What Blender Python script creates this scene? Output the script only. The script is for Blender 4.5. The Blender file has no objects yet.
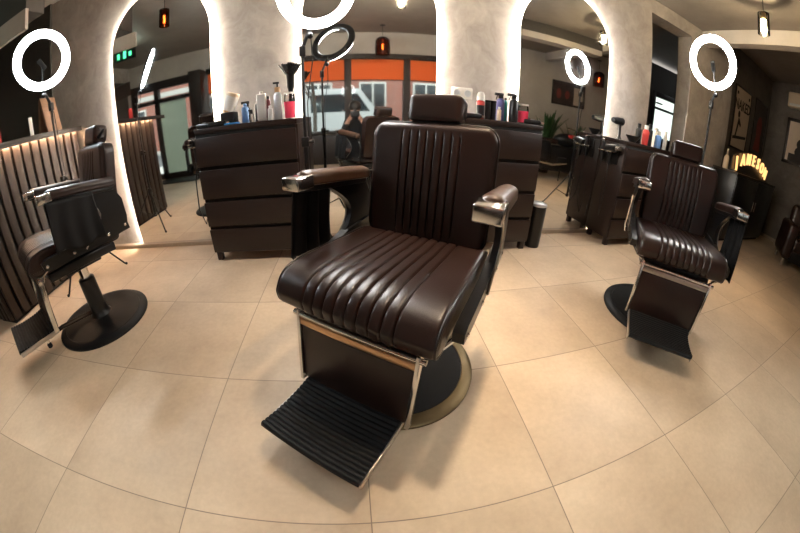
import bpy, bmesh, math, random
from mathutils import Vector, Matrix
random.seed(7)
PI = math.pi
sc = bpy.context.scene
COL = sc.collection
R = math.radians

# ------------------------------------------------------------------ materials
def _nt(name):
    m = bpy.data.materials.new(name); m.use_nodes = True
    nt = m.node_tree; nt.nodes.clear()
    out = nt.nodes.new('ShaderNodeOutputMaterial')
    return m, nt, out

def N(nt, typ, **kw):
    n = nt.nodes.new(typ)
    for k, v in kw.items():
        if k in n.inputs: n.inputs[k].default_value = v
        else: setattr(n, k, v)
    return n

def L(nt, a, b): nt.links.new(a, b)

def pmat(name, col, rough=.5, metal=0., vary=.12, scale=8., stretch=(1, 1, 1), bump=0., bscale=None, coat=0., spec=.5, trans=0., ior=1.45, alpha=1.):
    """principled material with procedural noise on colour, roughness and bump"""
    m, nt, out = _nt(name)
    p = N(nt, 'ShaderNodeBsdfPrincipled'); L(nt, p.outputs[0], out.inputs[0])
    p.inputs['Metallic'].default_value = metal
    p.inputs['Specular IOR Level'].default_value = spec
    p.inputs['Coat Weight'].default_value = coat
    p.inputs['Transmission Weight'].default_value = trans
    p.inputs['IOR'].default_value = ior
    p.inputs['Alpha'].default_value = alpha
    tc = N(nt, 'ShaderNodeTexCoord'); mp = N(nt, 'ShaderNodeMapping'); mp.inputs['Scale'].default_value = stretch
    L(nt, tc.outputs['Object'], mp.inputs[0])
    no = N(nt, 'ShaderNodeTexNoise'); no.inputs['Scale'].default_value = scale; no.inputs['Detail'].default_value = 5
    L(nt, mp.outputs[0], no.inputs['Vector'])
    mx = N(nt, 'ShaderNodeMix', data_type='RGBA')
    c0 = [max(0, c*(1-vary)) for c in col]; c1 = [min(1, c*(1+vary)) for c in col]
    mx.inputs[6].default_value = (*c0, 1); mx.inputs[7].default_value = (*c1, 1)
    L(nt, no.outputs[0], mx.inputs[0]); L(nt, mx.outputs[2], p.inputs['Base Color'])
    mr = N(nt, 'ShaderNodeMapRange'); mr.inputs[3].default_value = max(0, rough-.06); mr.inputs[4].default_value = min(1, rough+.06)
    L(nt, no.outputs[0], mr.inputs[0]); L(nt, mr.outputs[0], p.inputs['Roughness'])
    if bump:
        n2 = N(nt, 'ShaderNodeTexNoise'); n2.inputs['Scale'].default_value = bscale or scale*6; n2.inputs['Detail'].default_value = 3
        L(nt, mp.outputs[0], n2.inputs['Vector'])
        b = N(nt, 'ShaderNodeBump'); b.inputs['Strength'].default_value = bump; b.inputs['Distance'].default_value = .004
        L(nt, n2.outputs[0], b.inputs['Height']); L(nt, b.outputs[0], p.inputs['Normal'])
    return m

def emat(name, col, strength):
    m, nt, out = _nt(name)
    e = N(nt, 'ShaderNodeEmission'); e.inputs[0].default_value = (*col, 1); e.inputs[1].default_value = strength
    L(nt, e.outputs[0], out.inputs[0]); return m

def pane_mat(name, tint=(.9, .95, .93), refl=.06):
    m, nt, out = _nt(name)
    t = N(nt, 'ShaderNodeBsdfTransparent'); t.inputs[0].default_value = (*tint, 1)
    g = N(nt, 'ShaderNodeBsdfGlossy'); g.inputs['Roughness'].default_value = .02
    fr = N(nt, 'ShaderNodeFresnel'); fr.inputs[0].default_value = 1.35
    mx = N(nt, 'ShaderNodeMixShader')
    L(nt, fr.outputs[0], mx.inputs[0]); L(nt, t.outputs[0], mx.inputs[1]); L(nt, g.outputs[0], mx.inputs[2]); L(nt, mx.outputs[0], out.inputs[0])
    return m

def floor_mat():
    m, nt, out = _nt('floor_tile')
    p = N(nt, 'ShaderNodeBsdfPrincipled'); L(nt, p.outputs[0], out.inputs[0])
    g = N(nt, 'ShaderNodeNewGeometry'); sx = N(nt, 'ShaderNodeSeparateXYZ'); L(nt, g.outputs['Position'], sx.inputs[0])
    def M(op, a, b=None):
        n = N(nt, 'ShaderNodeMath', operation=op)
        for i, v in enumerate((a, b)):
            if v is None: continue
            if isinstance(v, (int, float)): n.inputs[i].default_value = v
            else: L(nt, v, n.inputs[i])
        return n.outputs[0]
    gx = M('ADD', M('DIVIDE', sx.outputs[0], .6), .0138); gy = M('ADD', M('DIVIDE', sx.outputs[1], .6), -.4321)
    def dist(v):
        f = M('FRACT', v); return M('MINIMUM', f, M('SUBTRACT', 1.0, f))
    d = M('MINIMUM', dist(gx), dist(gy))
    mr = N(nt, 'ShaderNodeMapRange', interpolation_type='SMOOTHSTEP'); mr.inputs[1].default_value = .0016; mr.inputs[2].default_value = .0042
    L(nt, d, mr.inputs[0])                                   # 0 in the joint, 1 on the tile
    cx = N(nt, 'ShaderNodeCombineXYZ'); L(nt, M('FLOOR', gx), cx.inputs[0]); L(nt, M('FLOOR', gy), cx.inputs[1])
    wn = N(nt, 'ShaderNodeTexWhiteNoise', noise_dimensions='2D'); L(nt, cx.outputs[0], wn.inputs[0])
    ad = N(nt, 'ShaderNodeVectorMath', operation='MULTIPLY_ADD'); L(nt, cx.outputs[0], ad.inputs[0]); ad.inputs[1].default_value = (3.7, 5.1, 0); L(nt, g.outputs['Position'], ad.inputs[2])
    n1 = N(nt, 'ShaderNodeTexNoise', Scale=2.2, Detail=7., Roughness=.62); L(nt, ad.outputs[0], n1.inputs['Vector'])
    n2 = N(nt, 'ShaderNodeTexNoise', Scale=45., Detail=4.); L(nt, ad.outputs[0], n2.inputs['Vector'])
    cr = N(nt, 'ShaderNodeValToRGB'); L(nt, n1.outputs[0], cr.inputs[0])
    cr.color_ramp.elements[0].position = .25; cr.color_ramp.elements[0].color = (.4, .295, .2, 1)
    cr.color_ramp.elements[1].position = .75; cr.color_ramp.elements[1].color = (.62, .485, .345, 1)
    mv = N(nt, 'ShaderNodeMix', data_type='RGBA', blend_type='MULTIPLY'); mv.inputs[0].default_value = 1
    L(nt, cr.outputs[0], mv.inputs[6])
    k = M('ADD', M('MULTIPLY', n2.outputs[0], .22), M('ADD', M('MULTIPLY', wn.outputs[0], .08), .85))
    L(nt, k, mv.inputs[7])
    mg = N(nt, 'ShaderNodeMix', data_type='RGBA'); L(nt, mr.outputs[0], mg.inputs[0]); mg.inputs[6].default_value = (.2, .15, .11, 1); L(nt, mv.outputs[2], mg.inputs[7])
    L(nt, mg.outputs[2], p.inputs['Base Color'])
    rr = N(nt, 'ShaderNodeMapRange'); rr.inputs[3].default_value = .34; rr.inputs[4].default_value = .56; L(nt, n1.outputs[0], rr.inputs[0]); L(nt, rr.outputs[0], p.inputs['Roughness'])
    b = N(nt, 'ShaderNodeBump', Strength=.25, Distance=.002)
    L(nt, M('ADD', mr.outputs[0], M('MULTIPLY', n2.outputs[0], .15)), b.inputs['Height']); L(nt, b.outputs[0], p.inputs['Normal'])
    return m

def plaster_mat(name, c0, c1, scale=1.6):
    m, nt, out = _nt(name)
    p = N(nt, 'ShaderNodeBsdfPrincipled'); L(nt, p.outputs[0], out.inputs[0]); p.inputs['Roughness'].default_value = .75
    g = N(nt, 'ShaderNodeNewGeometry')
    n0 = N(nt, 'ShaderNodeTexNoise', Scale=scale*1.7, Detail=3.); L(nt, g.outputs['Position'], n0.inputs['Vector'])
    ma = N(nt, 'ShaderNodeVectorMath', operation='MULTIPLY_ADD'); L(nt, n0.outputs[1], ma.inputs[0]); ma.inputs[1].default_value = (.7, .7, .7); L(nt, g.outputs['Position'], ma.inputs[2])
    n1 = N(nt, 'ShaderNodeTexNoise', Scale=scale*2.4, Detail=8., Roughness=.68); L(nt, ma.outputs[0], n1.inputs['Vector'])
    cr = N(nt, 'ShaderNodeValToRGB'); L(nt, n1.outputs[0], cr.inputs[0])
    cr.color_ramp.elements[0].position = .3; cr.color_ramp.elements[0].color = (*c0, 1)
    cr.color_ramp.elements[1].position = .72; cr.color_ramp.elements[1].color = (*c1, 1)
    L(nt, cr.outputs[0], p.inputs['Base Color'])
    b = N(nt, 'ShaderNodeBump', Strength=.35, Distance=.006); L(nt, n1.outputs[0], b.inputs['Height']); L(nt, b.outputs[0], p.inputs['Normal'])
    return m

def brick_mat():
    m, nt, out = _nt('brick')
    p = N(nt, 'ShaderNodeBsdfPrincipled'); L(nt, p.outputs[0], out.inputs[0]); p.inputs['Roughness'].default_value = .85
    tc = N(nt, 'ShaderNodeTexCoord'); mp = N(nt, 'ShaderNodeMapping'); mp.inputs['Rotation'].default_value = (PI/2, 0, 0); L(nt, tc.outputs['Object'], mp.inputs[0])
    b = N(nt, 'ShaderNodeTexBrick'); b.inputs['Scale'].default_value = 3.; b.inputs['Color1'].default_value = (.36, .1, .06, 1); b.inputs['Color2'].default_value = (.27, .075, .05, 1); b.inputs['Mortar'].default_value = (.4, .34, .3, 1)
    L(nt, mp.outputs[0], b.inputs['Vector']); L(nt, b.outputs[0], p.inputs['Base Color'])
    return m

def blind_mat(name='orange_blind_fabric', c0=(.85, .23, .075), c1=(.93, .29, .1)):
    m, nt, out = _nt(name)
    tc = N(nt, 'ShaderNodeTexCoord'); no = N(nt, 'ShaderNodeTexNoise', Scale=60., Detail=2.); L(nt, tc.outputs['Object'], no.inputs['Vector'])
    cr = N(nt, 'ShaderNodeValToRGB'); L(nt, no.outputs[0], cr.inputs[0])
    cr.color_ramp.elements[0].color = (*c0, 1); cr.color_ramp.elements[1].color = (*c1, 1)
    d = N(nt, 'ShaderNodeBsdfDiffuse'); t = N(nt, 'ShaderNodeBsdfTranslucent'); mx = N(nt, 'ShaderNodeMixShader'); mx.inputs[0].default_value = .5
    L(nt, cr.outputs[0], d.inputs[0]); L(nt, cr.outputs[0], t.inputs[0]); L(nt, d.outputs[0], mx.inputs[1]); L(nt, t.outputs[0], mx.inputs[2]); L(nt, mx.outputs[0], out.inputs[0])
    return m

MT = dict(
    leather=pmat('brown_leather', (.018, .0082, .0062), .33, vary=.25, scale=14, bump=.12, bscale=260, spec=.55),
    leather_arm=pmat('worn_brown_leather', (.056, .028, .017), .32, vary=.3, scale=10, bump=.12, bscale=240, spec=.6),
    piping=pmat('piping_leather', (.012, .008, .007), .4, vary=.2),
    chrome=pmat('chrome', (.72, .7, .67), .16, 1., vary=.06, scale=12),
    brushed=pmat('brushed_steel', (.5, .47, .43), .3, 1., vary=.1, scale=30, stretch=(1, 1, 12)),
    copper=pmat('copper_trim', (.62, .4, .24), .32, 1., vary=.15, scale=12),
    brass=pmat('dull_brass_rim', (.15, .11, .06), .42, 1., vary=.2, scale=10),
    blackmetal=pmat('black_metal', (.005, .005, .0055), .32, 0., vary=.2, spec=.5),
    rubber=pmat('black_rubber', (.005, .005, .0054), .5, 0., vary=.25, scale=30, bump=.1, spec=.28),
    cloth=pmat('black_cape_cloth', (.004, .004, .0045), .62, spec=.25, vary=.3, scale=20, bump=.15, bscale=300),
    wood=pmat('dark_wood_veneer', (.0175, .0085, .006), .42, vary=.35, scale=9, stretch=(.6, 6, 9), bump=.05),
    slat=pmat('dark_wood_slat', (.026, .0155, .011), .5, vary=.35, scale=8, stretch=(8, 8, .7), bump=.1),
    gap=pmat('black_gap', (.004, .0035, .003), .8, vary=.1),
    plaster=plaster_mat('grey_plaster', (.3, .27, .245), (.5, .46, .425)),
    plaster_shaded=plaster_mat('shaded_plaster', (.085, .072, .062), (.15, .13, .112)),  # darker copy of the plaster, dimness of the far walls put into its colour
    ceiling=plaster_mat('ceiling_paint', (.2, .17, .145), (.26, .225, .19), .8),
    beam=plaster_mat('beam_paint', (.42, .38, .33), (.52, .47, .41), .8),
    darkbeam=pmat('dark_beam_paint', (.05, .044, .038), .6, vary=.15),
    base=pmat('base_moulding', (.3, .235, .17), .5, vary=.15, scale=5),
    frame=pmat('dark_window_frame', (.022, .015, .012), .45, vary=.2),
    mirror=pmat('mirror_silver', (.82, .83, .82), .0, 1., vary=.0),
    mirror_edge=pmat('mirror_edge', (.3, .3, .3), .4, .5),
    led=emat('warm_led', (1., .89, .74), 80.),
    ring_cool=emat('ring_light_cool', (.86, .95, 1.), 34.),
    ring_white=emat('ring_light_white', (1., .98, .95), 34.),
    amber=emat('amber_filament', (1., .42, .16), 30.),
    filament=emat('pale_filament', (1., .84, .58), 60.),
    glass_amber=pane_mat('amber_lamp_glass', (.62, .36, .24)),
    glass_clear=pane_mat('clear_lamp_glass', (.84, .83, .78)),
    pane=pane_mat('window_pane'),
    orange=blind_mat(),
    frosted=blind_mat('frosted_film', (.66, .74, .66), (.76, .83, .76)),
    white=pmat('white_plastic', (.62, .6, .56), .35, vary=.05),
    silver=pmat('silver_plastic', (.5, .53, .56), .3, .3, vary=.08),
    black=pmat('black_plastic', (.01, .01, .011), .3, vary=.2),
    red=pmat('red_plastic', (.45, .035, .03), .35, vary=.1),
    darkred=pmat('dark_red_plastic', (.14, .015, .018), .3, vary=.1),
    pink=pmat('pink_liquid', (.9, .07, .14), .2, vary=.06),
    clear=pane_mat('clear_plastic', (.93, .92, .92)),
    blue=pmat('blue_plastic', (.13, .27, .55), .35, vary=.1),
    skyblue=pmat('bright_blue_plastic', (.04, .25, .6), .35, vary=.1),
    purple=pmat('violet_blue_plastic', (.12, .12, .32), .35, vary=.1),
    teal=pmat('teal_plastic', (.03, .3, .33), .35, vary=.1),
    cream=pmat('cream_plastic', (.62, .48, .33), .4, vary=.08),
    tan=pmat('tan_plastic', (.5, .28, .14), .45, vary=.12),
    board=pmat('brown_board', (.2, .11, .062), .6, vary=.3, scale=9, stretch=(1, 1, 6)),
    paper=pmat('poster_paper', (.55, .45, .35), .75, vary=.1),
    ink=pmat('poster_ink', (.02, .017, .015), .7, vary=.1),
    redink=pmat('poster_red', (.22, .05, .04), .7, vary=.3, scale=12),
    darkpic=pmat('dark_picture', (.05, .035, .03), .5, vary=.6, scale=9),
    leaf=pmat('plant_leaf', (.03, .075, .022), .45, vary=.35, scale=20),
    pot=pmat('plant_pot', (.08, .06, .05), .6, vary=.2),
    brick=brick_mat(),
    asphalt=pmat('asphalt', (.12, .12, .125), .8, vary=.2, scale=20),
    carwhite=pmat('white_car_paint', (.62, .63, .64), .25, vary=.03, coat=.5),
    carblue=pmat('blue_car_paint', (.12, .16, .22), .25, vary=.05, coat=.5),
    darkglass=pmat('dark_glass', (.02, .025, .03), .08, vary=.1),
    stone=pmat('pale_stone', (.5, .48, .44), .8, vary=.1),
    bark=pmat('bark', (.06, .045, .035), .8, vary=.3),
    denim=pmat('dark_clothes', (.012, .012, .014), .8, vary=.2, scale=30),
    skin=pmat('skin', (.5, .28, .2), .5, vary=.08),
    hair=pmat('dark_hair', (.012, .009, .007), .55, vary=.2, scale=60),
    bulbsign=emat('sign_bulb', (1., .5, .17), .55),
    exit_white=emat('sign_white', (.75, 1., .9), 6.),
    exit_green=emat('sign_green', (.05, .5, .2), 1.5),
    daywin=emat('back_window_daylight', (.83, .95, .86), .4),
)

# ------------------------------------------------------------------ mesh builder
class MB:
    def __init__(s): s.bm = bmesh.new()
    def _tf(s, vs, M):
        for v in vs: v.co = M @ v.co
    def box(s, lo, hi, bev=0., seg=2, M=None):
        lo, hi = Vector(lo), Vector(hi)
        vs = bmesh.ops.create_cube(s.bm, size=1)['verts']
        c, d = (lo+hi)/2, hi-lo
        for v in vs: v.co = Vector((c[i]+v.co[i]*d[i] for i in range(3)))
        if bev:
            es = list({e for v in vs for e in v.link_edges})
            r = bmesh.ops.bevel(s.bm, geom=es, offset=bev, segments=seg, affect='EDGES', profile=.5)
            vs = list({v for f in r['faces'] for v in f.verts} | {v for v in vs if v.is_valid})
        if M is not None: s._tf(vs, M)
        return s
    def tube(s, pts, r, seg=10, closed=False, cap=True):
        pts = [Vector(p) for p in pts]; n = len(pts)
        rs = r if isinstance(r, (list, tuple)) else [r]*n
        rings = []; prev = None
        for i, p in enumerate(pts):
            if closed: t = pts[(i+1) % n]-pts[i-1]
            else: t = pts[min(i+1, n-1)]-pts[max(i-1, 0)]
            t.normalize()
            if prev is None:
                a = t.orthogonal().normalized()
            else:
                a = prev-t*prev.dot(t)
                a = a.normalized() if a.length > 1e-6 else t.orthogonal().normalized()
            prev = a; b = t.cross(a)
            rings.append([s.bm.verts.new(p+(a*math.cos(2*PI*k/seg)+b*math.sin(2*PI*k/seg))*rs[i]) for k in range(seg)])
        m = n if closed else n-1
        for i in range(m):
            A, B = rings[i], rings[(i+1) % n]
            off = 0
            if closed and i == n-1:
                off = min(range(seg), key=lambda o: sum((A[k].co-B[(k+o) % seg].co).length for k in range(seg)))
            for k in range(seg):
                s.bm.faces.new((A[k], A[(k+1) % seg], B[(k+1+off) % seg], B[(k+off) % seg]))
        if cap and not closed:
            s.bm.faces.new(rings[0][::-1]); s.bm.faces.new(rings[-1])
        return s
    def lathe(s, prof, seg=32, M=None, closed=False):
        """profile of (radius, z); closed=True joins last ring to first (a torus-like body)"""
        new = []; rings = []
        for r, z in prof:
            if r < 1e-6:
                v = s.bm.verts.new((0, 0, z)); rings.append([v]); new.append(v)
            else:
                ring = [s.bm.verts.new((r*math.cos(2*PI*k/seg), r*math.sin(2*PI*k/seg), z)) for k in range(seg)]
                rings.append(ring); new += ring
        idx = list(range(len(rings)-1)) + ([len(rings)-1] if closed else [])
        for i in idx:
            A, B = rings[i], rings[(i+1) % len(rings)]
            for k in range(seg):
                k2 = (k+1) % seg
                if len(A) == 1 and len(B) == 1: continue
                if len(A) == 1: s.bm.faces.new((A[0], B[k2], B[k]))
                elif len(B) == 1: s.bm.faces.new((A[k], A[k2], B[0]))
                else: s.bm.faces.new((A[k], A[k2], B[k2], B[k]))
        if not closed:
            if len(rings[0]) > 1: s.bm.faces.new(rings[0][::-1])
            if len(rings[-1]) > 1: s.bm.faces.new(rings[-1])
        if M is not None: s._tf(new, M)
        return s
    def prism(s, poly, d0, d1, axis='x', M=None):
        """polygon in the plane across axis, extruded from d0 to d1"""
        def P(u, v, d):
            return {'x': (d, u, v), 'y': (u, d, v), 'z': (u, v, d)}[axis]
        A = [s.bm.verts.new(P(u, v, d0)) for u, v in poly]; B = [s.bm.verts.new(P(u, v, d1)) for u, v in poly]
        s.bm.faces.new(A[::-1]); s.bm.faces.new(B); n = len(A)
        for i in range(n): s.bm.faces.new((A[i], A[(i+1) % n], B[(i+1) % n], B[i]))
        if M is not None: s._tf(A+B, M)
        return s
    def ball(s, c, r, seg=16, M=None):
        r = r if isinstance(r, (list, tuple)) else (r, r, r)
        vs = bmesh.ops.create_uvsphere(s.bm, u_segments=seg, v_segments=max(6, seg//2), radius=1)['verts']
        for v in vs: v.co = Vector((c[i]+v.co[i]*r[i] for i in range(3)))
        if M is not None: s._tf(vs, M)
        return s
    def grid(s, rows, closed_u=False, closed_v=False):
        """rows of points -> quad sheet"""
        V = [[s.bm.verts.new(p) for p in r] for r in rows]
        nr, nc = len(V), len(V[0])
        for i in range(nr if closed_v else nr-1):
            for k in range(nc if closed_u else nc-1):
                s.bm.faces.new((V[i][k], V[i][(k+1) % nc], V[(i+1) % nr][(k+1) % nc], V[(i+1) % nr][k]))
        s.V = V
        return s

def tag(o, label=None, cat=None, group=None, kind=None):
    if label: o['label'] = label
    if cat: o['category'] = cat
    if group: o['group'] = group
    if kind: o['kind'] = kind
    return o

def obj(name, mb, mat, parent=None, smooth=40, loc=None, solid=0.):
    me = bpy.data.meshes.new(name)
    bmesh.ops.recalc_face_normals(mb.bm, faces=mb.bm.faces)
    if loc is not None:
        bmesh.ops.translate(mb.bm, verts=mb.bm.verts, vec=-Vector(loc))
    mb.bm.to_mesh(me); mb.bm.free()
    for m in (mat if isinstance(mat, (list, tuple)) else [mat]):
        me.materials.append(MT[m] if isinstance(m, str) else m)
    if smooth:
        me.polygons.foreach_set('use_smooth', [True]*len(me.polygons))
        me.set_sharp_from_angle(angle=R(smooth))
    o = bpy.data.objects.new(name, me); COL.objects.link(o)
    if loc is not None: o.location = loc
    if parent: o.parent = parent
    if solid:
        md = o.modifiers.new('solidify', 'SOLIDIFY'); md.thickness = solid; md.offset = 0
    return o

def thing(name, label, cat, loc=(0, 0, 0), rz=0., group=None):
    o = bpy.data.objects.new(name, None); COL.objects.link(o)
    o.empty_display_size = .1
    o.location = loc; o.rotation_euler = (0, 0, rz)
    return tag(o, label, cat, group)

def struct(name, mb, mat, smooth=30): return tag(obj(name, mb, mat, None, smooth), kind='structure')

def dup(o, parent=None, loc=None, rz=None, label=None):
    c = o.copy(); COL.objects.link(c)
    if parent: c.parent = parent
    if loc is not None: c.location = loc
    if rz is not None: c.rotation_euler = (0, 0, rz)
    if label: c['label'] = label
    for ch in list(o.children): dup(ch, c)
    return c

def Rx(a): return Matrix.Rotation(a, 4, 'X')
def Ry(a): return Matrix.Rotation(a, 4, 'Y')
def Rz(a): return Matrix.Rotation(a, 4, 'Z')
def T(*v): return Matrix.Translation(Vector(v))
def align(axis):
    """rotation taking +Z to axis"""
    return Vector((0, 0, 1)).rotation_difference(Vector(axis).normalized()).to_matrix().to_4x4()

# ------------------------------------------------------------------ camera: a fisheye, as the photograph's lens
F, KP, CXP, CYP, CAMH = 304.548, -.029, 381.82, 250.32, 1.015
PITCH, YAW, ROLL = .4474, .0847, .0014
cam = bpy.data.cameras.new('camera'); cam_o = bpy.data.objects.new('camera', cam); COL.objects.link(cam_o)
cam.type = 'PANO'; cam.panorama_type = 'FISHEYE_LENS_POLYNOMIAL'
cam.sensor_width = 36; cam.sensor_fit = 'HORIZONTAL'
fm = F*36/800
cam.fisheye_fov = PI*1.2
cam.fisheye_polynomial_k0 = 0; cam.fisheye_polynomial_k1 = -1/fm; cam.fisheye_polynomial_k2 = 0
cam.fisheye_polynomial_k3 = -KP/fm**3; cam.fisheye_polynomial_k4 = 0
cam.shift_x = (400-CXP)/800; cam.shift_y = -(266.5-CYP)/533
cam.clip_start = .01
cam_o.location = (0, 0, CAMH)
cam_o.rotation_euler = (PI/2-PITCH, 0, -YAW)
sc.camera = cam_o
# ------------------------------------------------------------------ room shell
WY, WF = 2.376, 2.41            # mirror plane, wall face
CZ = 2.67
WINY = -1.5
struct('floor', MB().box((-5.2, -1.65, -.1), (9.5, 5.3, 0)), floor_mat())
struct('ceiling', MB().box((-5.2, -1.65, CZ), (4.15, 2.41, CZ+.1)).box((4.15, -1.65, 3.), (9.5, 5.3, 3.1)).box((2.9, 2.41, CZ), (4.15, 5.3, CZ+.1)), 'ceiling')
w = MB().box((-5.2, WF, 0), (3.04, 2.62, CZ)).box((3.04, WF, 2.5), (3.87, 2.62, CZ)).box((3.87, WF, 0), (5.14, 2.62, 3.0))
struct('wall_back', w, 'plaster')
struct('wall_alcove', MB().box((5.14, 2.6, 0), (9.5, 2.72, 3.0)), 'plaster_shaded')
struct('wall_counter_side', MB().box((-5.08, 2.385, 0), (-3.05, WF, CZ)), 'darkbeam')
struct('wall_right', MB().box((7.6, -1.65, 0), (7.72, 2.6, 3.0)), 'plaster_shaded')
struct('wall_left', MB().box((-5.2, -1.65, 0), (-5.08, 2.41, CZ)), 'plaster')
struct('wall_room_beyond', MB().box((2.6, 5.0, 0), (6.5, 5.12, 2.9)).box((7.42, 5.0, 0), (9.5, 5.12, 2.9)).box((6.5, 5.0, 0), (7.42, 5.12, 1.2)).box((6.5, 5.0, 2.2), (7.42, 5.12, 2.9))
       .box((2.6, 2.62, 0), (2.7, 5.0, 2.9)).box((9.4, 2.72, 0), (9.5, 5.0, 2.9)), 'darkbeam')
# window front behind the camera
XM = [-3.28, -2.25, -1.19, -.13, 1.02, 2.08, 3.0]
w = MB().box((-3.05, -1.62, 0), (3.0, WINY, .64)).box((-5.08, -1.62, 2.2), (3.0, WINY, CZ)).box((3.0, -1.62, 0), (7.6, WINY, 3.0))
struct('wall_front', w, 'beam')
t = thing('window_1', None, None); tag(t, kind='structure')
f = MB()
for x in XM[1:-1]: f.box((x-.07, -1.6, .64), (x+.07, WINY+.03, 2.2), .004)
f.box((-3.05, -1.6, .62), (3.0, WINY+.06, .68), .004).box((-3.05, -1.6, 2.12), (3.0, WINY+.04, 2.22), .004).box((2.93, -1.6, .64), (3.0, WINY+.03, 2.2), .004)
obj('window_frame', f, 'frame', t)
pn = MB().box((-3.05, -1.57, .66), (2.97, -1.562, 2.14)); obj('pane', pn, 'pane', t)
struct('trim_1', MB().box((-3.05, -1.5, .0), (3.0, -1.47, .6), .003), 'frame')
# blinds, one in each bay
bays = [(-3.0, -2.32), (-2.18, -1.26), (-1.12, -.2), (-.06, .95), (1.09, 2.01), (2.15, 2.93)]
side = ['furthest left, beside the corner post', 'second from the corner post', 'left of the narrow mullion in the middle mirror', 'in the middle bay of the window', 'right of the middle bay', 'furthest right, next to the plaster wall']
for (a, b), s_ in zip(bays, side):
    bt = thing('roller_blind', 'orange roller blind on the shop window, '+s_, 'blind', ((a+b)/2, -1.46, 2.1), 0, 'orange roller blinds on the window')
    h = (b-a)/2
    obj('fabric', MB().box((-h, -.004, -.41), (h, .0, 0)), 'orange', bt)
    obj('roller', MB().tube([(-h, 0, .02), (h, 0, .02)], .022), 'frame', bt)
    obj('bottom_bar', MB().box((-h, -.009, -.43), (h, .006, -.408), .003), 'frame', bt)
# corner post and glazed door
struct('trim_2', MB().box((-3.33, -1.62, 0), (-3.05, -1.2, 2.2), .006), 'frame')
d = thing('door_1', None, None, (0, 0, 0)); tag(d, kind='structure')
fr = MB().box((-5.08, -1.6, 2.02), (-3.33, -1.5, 2.2)).box((-3.42, -1.6, 0), (-3.33, -1.5, 2.02)).box((-4.42, -1.6, 0), (-4.3, -1.5, 2.02)).box((-5.08, -1.6, 0), (-4.98, -1.5, 2.02)).box((-5.08, -1.6, 0), (-3.33, -1.5, .12)).box((-5.08, -1.6, 1.72), (-3.33, -1.5, 1.8))
obj('door_frame', fr, 'frame', d)
obj('pane', MB().box((-5., -1.56, .1), (-3.4, -1.552, 2.04)), 'pane', d)
obj('frosted_film', MB().box((-4.3, -1.549, .12), (-3.62, -1.546, 1.72)), 'frosted', d)
tag(obj('door_mat', MB().box((-.55, -.3, 0), (.55, .3, .012), .004), 'rubber', None, 30, None), 'black mat on the floor inside the glazed shop door', 'mat').location = (-3.75, -1.12, 0)
# beams
struct('beam_right', MB().box((4.15, -1.5, 2.5), (4.32, WF, 3.0)), 'beam')
struct('beam_cross', MB().box((1.7, .1, 2.5), (4.15, .35, CZ)), 'darkbeam')
struct('trim_3', MB().box((1.7, .12, 2.4), (4.15, .33, 2.5)), 'beam')
struct('beam_left', MB().box((-5.08, 1.63, 2.08), (-2.41, 1.66, 2.25)), 'beam')
struct('trim_4', MB().box((-5.08, 1.66, 2.25), (-2.45, 1.85, CZ)), 'darkbeam')
struct('wall_stair', MB().box((-4.2, -.2, 0), (-4.1, 1.66, 2.08)), 'darkbeam')
struct('trim_5', MB().prism([(1.66, 1.3), (1.66, 1.55), (-.2, 2.1), (-.2, 1.85)], -4.1, -4.02, 'x'), 'frame')
# baseboards
struct('baseboard_back', MB().box((-2.62, 2.35, 0), (3.04, WF, .036), .002), 'base')
struct('baseboard_right', MB().box((3.87, 2.36, 0), (5.14, WF, .06), .002).box((7.58, -1.5, 0), (7.6, 2.6, .06)).box((5.14, 2.58, 0), (7.6, 2.6, .06)), 'base')
# room beyond: window in the far wall
t = thing('window_2', None, None); tag(t, kind='structure')
f = MB()
for lo, hi in [((6.42, 4.96, 1.12), (6.52, 5.05, 2.28)), ((7.4, 4.96, 1.12), (7.5, 5.05, 2.28)), ((6.5, 4.96, 1.12), (7.42, 5.05, 1.24)), ((6.5, 4.96, 2.16), (7.42, 5.05, 2.28)), ((6.5, 4.97, 1.88), (7.42, 5.04, 1.93))]: f.box(lo, hi, .004)
obj('window_frame', f, 'frame', t)
obj('frosted_pane', MB().box((6.5, 5.03, 1.22), (7.42, 5.04, 2.18)), 'daywin', t)
tag(obj('window_handle', MB().box((6.52, 4.9, 2.0), (6.72, 4.96, 2.03), .004), 'blackmetal', t))

# ------------------------------------------------------------------ arched mirrors with light behind
def arch(hw, z0, zs, off=0., n=28):
    """outline (x,z) counter-clockwise: square foot, round head"""
    hw2 = hw+off
    pts = [(-hw2, z0), (hw2, z0)]
    for i in range(n+1):
        a = PI*i/n; pts.append((hw2*math.cos(a), zs+hw2*math.sin(a)))
    return pts
HW, ZS = .502, 1.76
mlab = ['tall arched mirror at the left, reflecting the slatted counter and the glazed door',
        'tall arched mirror in the middle behind the front chair, reflecting the orange blinds',
        'tall arched mirror at the right, reflecting a ring light and the far room']
for i, x in enumerate((-1.62, .116, 1.83)):
    t = thing('arched_mirror', mlab[i], 'mirror', (x, WY, .036), 0, 'arched mirrors on the plaster wall')
    mb = MB().prism(arch(HW, 0, ZS), 0, .012, 'y'); me = obj('mirror_glass', mb, ['mirror'], t, 0)
    led = [(px, .02, pz) for px, pz in arch(HW, .0, ZS, -.006)[1:]]; led = led + [(-HW+.006, .02, 0)]
    obj('light_strip', MB().tube(led, .005, 8), 'led', t)
    obj('backing', MB().prism(arch(HW, .01, ZS, -.05), .012, WF-WY, 'y'), 'mirror_edge', t, 0)

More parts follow.
